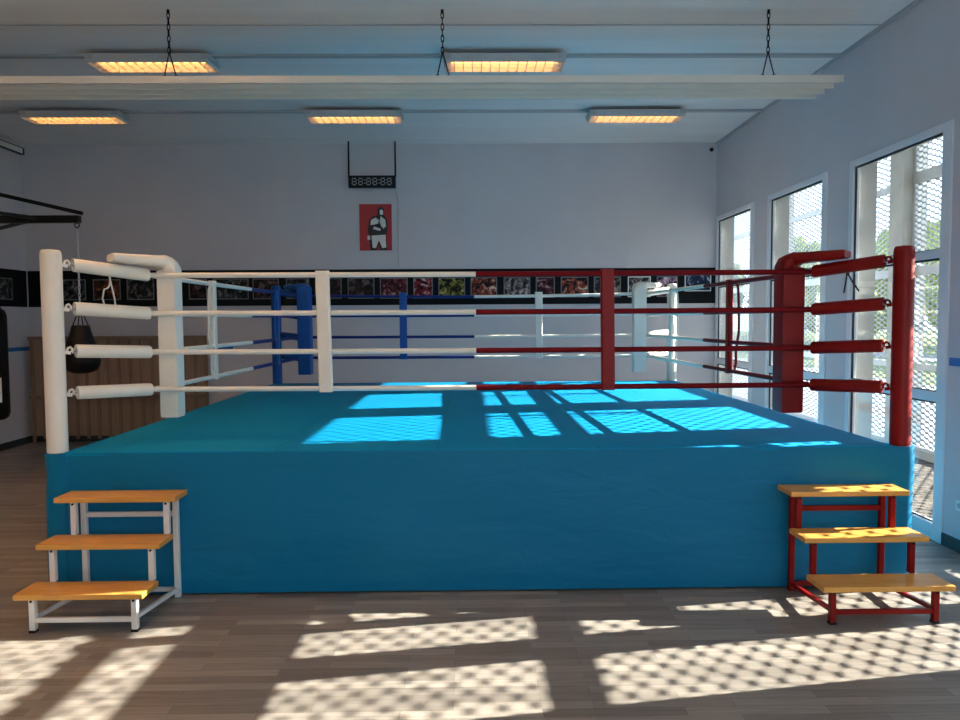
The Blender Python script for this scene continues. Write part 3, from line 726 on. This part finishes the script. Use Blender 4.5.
# ------------------------------------------------------------------ slatted guard on the back wall
x0, x1, zt = T(29, 10.5), T(206, 10.5), 1.50
gd = thing('slatted_guard', 'brown wooden slatted guard standing along the back wall near the corner', 'guard', ((x0 + x1) / 2, 10.5, 0))
obj('backboard', add_box(B(), x0 + 0.02, x1 - 0.02, 10.56, 10.585, 0.10, zt - 0.03), M['guard_back'], gd)
for za in (zt - 0.05, 0.63): obj('rail', add_box(B(), x0, x1, 10.50, 10.54, za, za + 0.05, 0.004), M['guard'], gd)
n = 17
for k in range(n):
    xx = x0 + 0.03 + (x1 - x0 - 0.06) * k / (n - 1)
    obj('slat', add_box(B(), xx - 0.022, xx + 0.022, 10.535, 10.557, 0.0 if k in (0, 8, 16) else 0.06, zt - 0.006, 0.003), M['guard'], gd)

# ------------------------------------------------------------------ bag bracket and bags
by = 8.0; tipx = -4.075; bz = 2.775
bk = thing('bag_bracket', 'black triangular steel wall bracket carrying the punch bags', 'bracket', (XL, by, bz))
obj('boom', add_bar(B(), (XL + 0.02, by, bz), (tipx, by, bz), 0.07, 0.075), M['black_metal'], bk)
obj('upper_brace', add_bar(B(), (XL + 0.02, by, 3.34), (tipx + 0.03, by, bz + 0.06), 0.035, 0.04), M['black_metal'], bk)
for dy in (-1.9, 1.5): obj('side_brace', add_bar(B(), (XL + 0.02, by + dy, bz + 0.14 * (dy < 0)), (-4.5, by, bz + 0.01), 0.03, 0.035), M['black_metal'], bk)
for dy, z in ((0, bz), (0, 3.34), (-1.9, bz + 0.14), (1.5, bz)): obj('wall_plate', add_box(B(), XL + 0.002, XL + 0.02, by + dy - 0.07, by + dy + 0.07, z - 0.1, z + 0.1), M['black_metal'], bk)
obj('eye_bolt', add_tube(B(), [(tipx - 0.03 + math.cos(a) * 0.025, by, bz - 0.062 + math.sin(a) * 0.025) for a in [2 * PI * k / 12 for k in range(12)]], 0.007, 6, closed=True), M['black_metal'], bk, True)

def chain_line(x, y, z0, z1, n):
    bm = B(); L = (z0 - z1) / n
    for k in range(n):
        zc = z0 - L * (k + 0.5); hl = L * 0.62
        pts = [(x + (math.cos(a) * 0.010 if k % 2 == 0 else 0), y + (0 if k % 2 == 0 else math.cos(a) * 0.010), zc + math.sin(a) * hl) for a in [2 * PI * q_ / 10 for q_ in range(10)]]
        add_tube(bm, pts, 0.0042, 6, closed=True)
    return bm
cx = tipx - 0.03
tb = thing('hanging_teardrop_bag', 'black teardrop punch bag hanging on a chain from the bracket tip', 'punch bag', (cx, by, 1.15))
prof = [(0.02, 1.152), (0.08, 1.158), (0.135, 1.18), (0.17, 1.225), (0.185, 1.285), (0.182, 1.34), (0.165, 1.41), (0.14, 1.48), (0.115, 1.55), (0.098, 1.61), (0.09, 1.65), (0.084, 1.662), (0.03, 1.664)]
cxb = cx - 0.0
obj('bag_body', add_lathe(B(), cxb, by, prof, 32), M['black_leather'], tb, True)
for a in range(4):
    aa = PI / 4 + a * PI / 2
    obj('strap', add_tube(B(), [(cxb + math.cos(aa) * 0.078, by + math.sin(aa) * 0.078, 1.655), (cxb, by, 1.86)], 0.006, 6), M['black_metal'], tb)
obj('chain', chain_line(cx, by, bz - 0.112, 1.875, 19), M['steel'], tb, True)
hx = -5.105
hb = thing('hanging_heavy_bag', 'long black heavy bag at the edge of the room, white patch low down', 'punch bag', (hx, by, 0.66))
prof = [(0.05, 0.66), (0.15, 0.665), (0.185, 0.69), (0.2, 0.74), (0.2, 1.77), (0.185, 1.82), (0.15, 1.85), (0.03, 1.86)]
obj('bag_body', add_lathe(B(), hx, by, prof, 36), M['black_leather'], hb, True)
bm = B(); rings = []
for a in [math.radians(-75 + 55 * k / 8) for k in range(9)]:
    rings.append([bm.verts.new((hx + math.cos(a) * r_, by + math.sin(a) * r_, z)) for r_, z in ((0.2005, 0.86), (0.203, 0.86), (0.203, 1.12), (0.2005, 1.12))])
ring_skin(bm, rings); obj('patch', bm, M['white_vinyl'], hb)
for a in range(4):
    aa = PI / 4 + a * PI / 2
    obj('strap', add_tube(B(), [(hx + math.cos(aa) * 0.15, by + math.sin(aa) * 0.15, 1.845), (hx, by, 2.2)], 0.007, 6), M['black_metal'], hb)
obj('chain', chain_line(hx, by, bz - 0.07, 2.215, 12), M['steel'], hb, True)

# ------------------------------------------------------------------ small fixtures
ct = thing('ceiling_trunking', 'white trunking with dark edges high on the side wall under the ceiling', 'trunking', (XL, 8.8, 4.02))
obj('cover', add_box(B(), XL + 0.002, XL + 0.06, 6.5, 10.62, 4.03, 4.10), M['panel'], ct)
obj('end_cap', add_box(B(), XL + 0.002, XL + 0.066, 10.62, 10.65, 4.02, 4.11), M['black_plastic'], ct)
obj('edge_strip', add_box(B(), XL + 0.002, XL + 0.064, 6.5, 10.62, 4.10, 4.112), M['black_plastic'], ct)
obj('edge_strip', add_box(B(), XL + 0.002, XL + 0.064, 6.5, 10.62, 4.022, 4.03), M['black_plastic'], ct)
sn = thing('ceiling_sensor', 'tiny black sensor on the back wall just under the ceiling corner', 'sensor', (3.44, YB - 0.02, 4.05))
obj('sensor_body', add_lathe(B(), 3.44, YB - 0.03, [(0.014, 4.045), (0.026, 4.055), (0.026, 4.085), (0.014, 4.095)], 16), M['black_plastic'], sn, True)
obj('sensor_bracket', add_box(B(), 3.43, 3.45, YB - 0.03, YB - 0.002, 4.062, 4.078), M['black_plastic'], sn)
ol = thing('power_outlet', 'small white power outlet low on the wall beside the window', 'outlet', (XR, 5.28, 0.30))
obj('cover_plate', add_box(B(), XR - 0.012, XR - 0.001, 5.24, 5.32, 0.30, 0.38, 0.003), M['outlet'], ol)
obj('socket', add_tube(B(), [(XR - 0.0135, 5.28, 0.34), (XR - 0.011, 5.28, 0.34)], 0.02, 16), M['trunk'], ol)

# ------------------------------------------------------------------ light
SUN, SKY, EXPO = 23.0, 3.0, 0.6
sd = bpy.data.lights.new('sun', 'SUN'); sd.energy = SUN; sd.angle = math.radians(0.28); sd.color = (1.0, 0.93, 0.82)
so = bpy.data.objects.new('sun', sd); C.objects.link(so)
so.rotation_euler = Vector((-1, -0.165, -0.450)).to_track_quat('-Z', 'Y').to_euler(); so.location = (20, 8, 12)
wd = bpy.data.worlds.new('sky'); bpy.context.scene.world = wd; wd.use_nodes = True
nt = wd.node_tree; bg = nt.nodes['Background']
tc = N(nt, 'ShaderNodeTexCoord'); sp = N(nt, 'ShaderNodeSeparateXYZ'); nt.links.new(tc.outputs['Generated'], sp.inputs[0])
cr = N(nt, 'ShaderNodeValToRGB')
cr.color_ramp.elements[0].position = 0.0; cr.color_ramp.elements[0].color = (0.72, 0.86, 1.0, 1)
cr.color_ramp.elements[1].position = 0.6; cr.color_ramp.elements[1].color = (0.48, 0.68, 1.0, 1)
nt.links.new(sp.outputs['Z'], cr.inputs['Fac']); nt.links.new(cr.outputs['Color'], bg.inputs['Color']); bg.inputs['Strength'].default_value = SKY

# ------------------------------------------------------------------ camera
pitch, yaw, roll, f = 0.0541, 0.0146, 0.0061, 750.0
cy, sy, cp, sp_ = math.cos(yaw), math.sin(yaw), math.cos(pitch), math.sin(pitch)
fw = Vector((sy * cp, cy * cp, -sp_)); rt = Vector((cy, -sy, 0)); up = rt.cross(fw)
R = rt * math.cos(roll) - up * math.sin(roll); U = up * math.cos(roll) + rt * math.sin(roll)
cd = bpy.data.cameras.new('camera'); co = bpy.data.objects.new('camera', cd); C.objects.link(co)
cd.sensor_width = 36; cd.lens = f / 960 * 36; cd.clip_start = 0.05; cd.clip_end = 300
mw = Matrix(((R.x, U.x, -fw.x), (R.y, U.y, -fw.y), (R.z, U.z, -fw.z))).to_4x4(); mw.translation = Vector((0, 0, 1.7))
co.matrix_world = mw
S_ = bpy.context.scene
S_.camera = co
S_.view_settings.view_transform = 'Standard'; S_.view_settings.look = 'None'; S_.view_settings.gamma = 1.0; S_.view_settings.exposure = EXPO
S_.view_settings.use_curve_mapping = False
S_.cycles.max_bounces = 10; S_.cycles.diffuse_bounces = 6; S_.cycles.transparent_max_bounces = 16; S_.cycles.caustics_reflective = False
S_.cycles.sample_clamp_indirect = 8.0
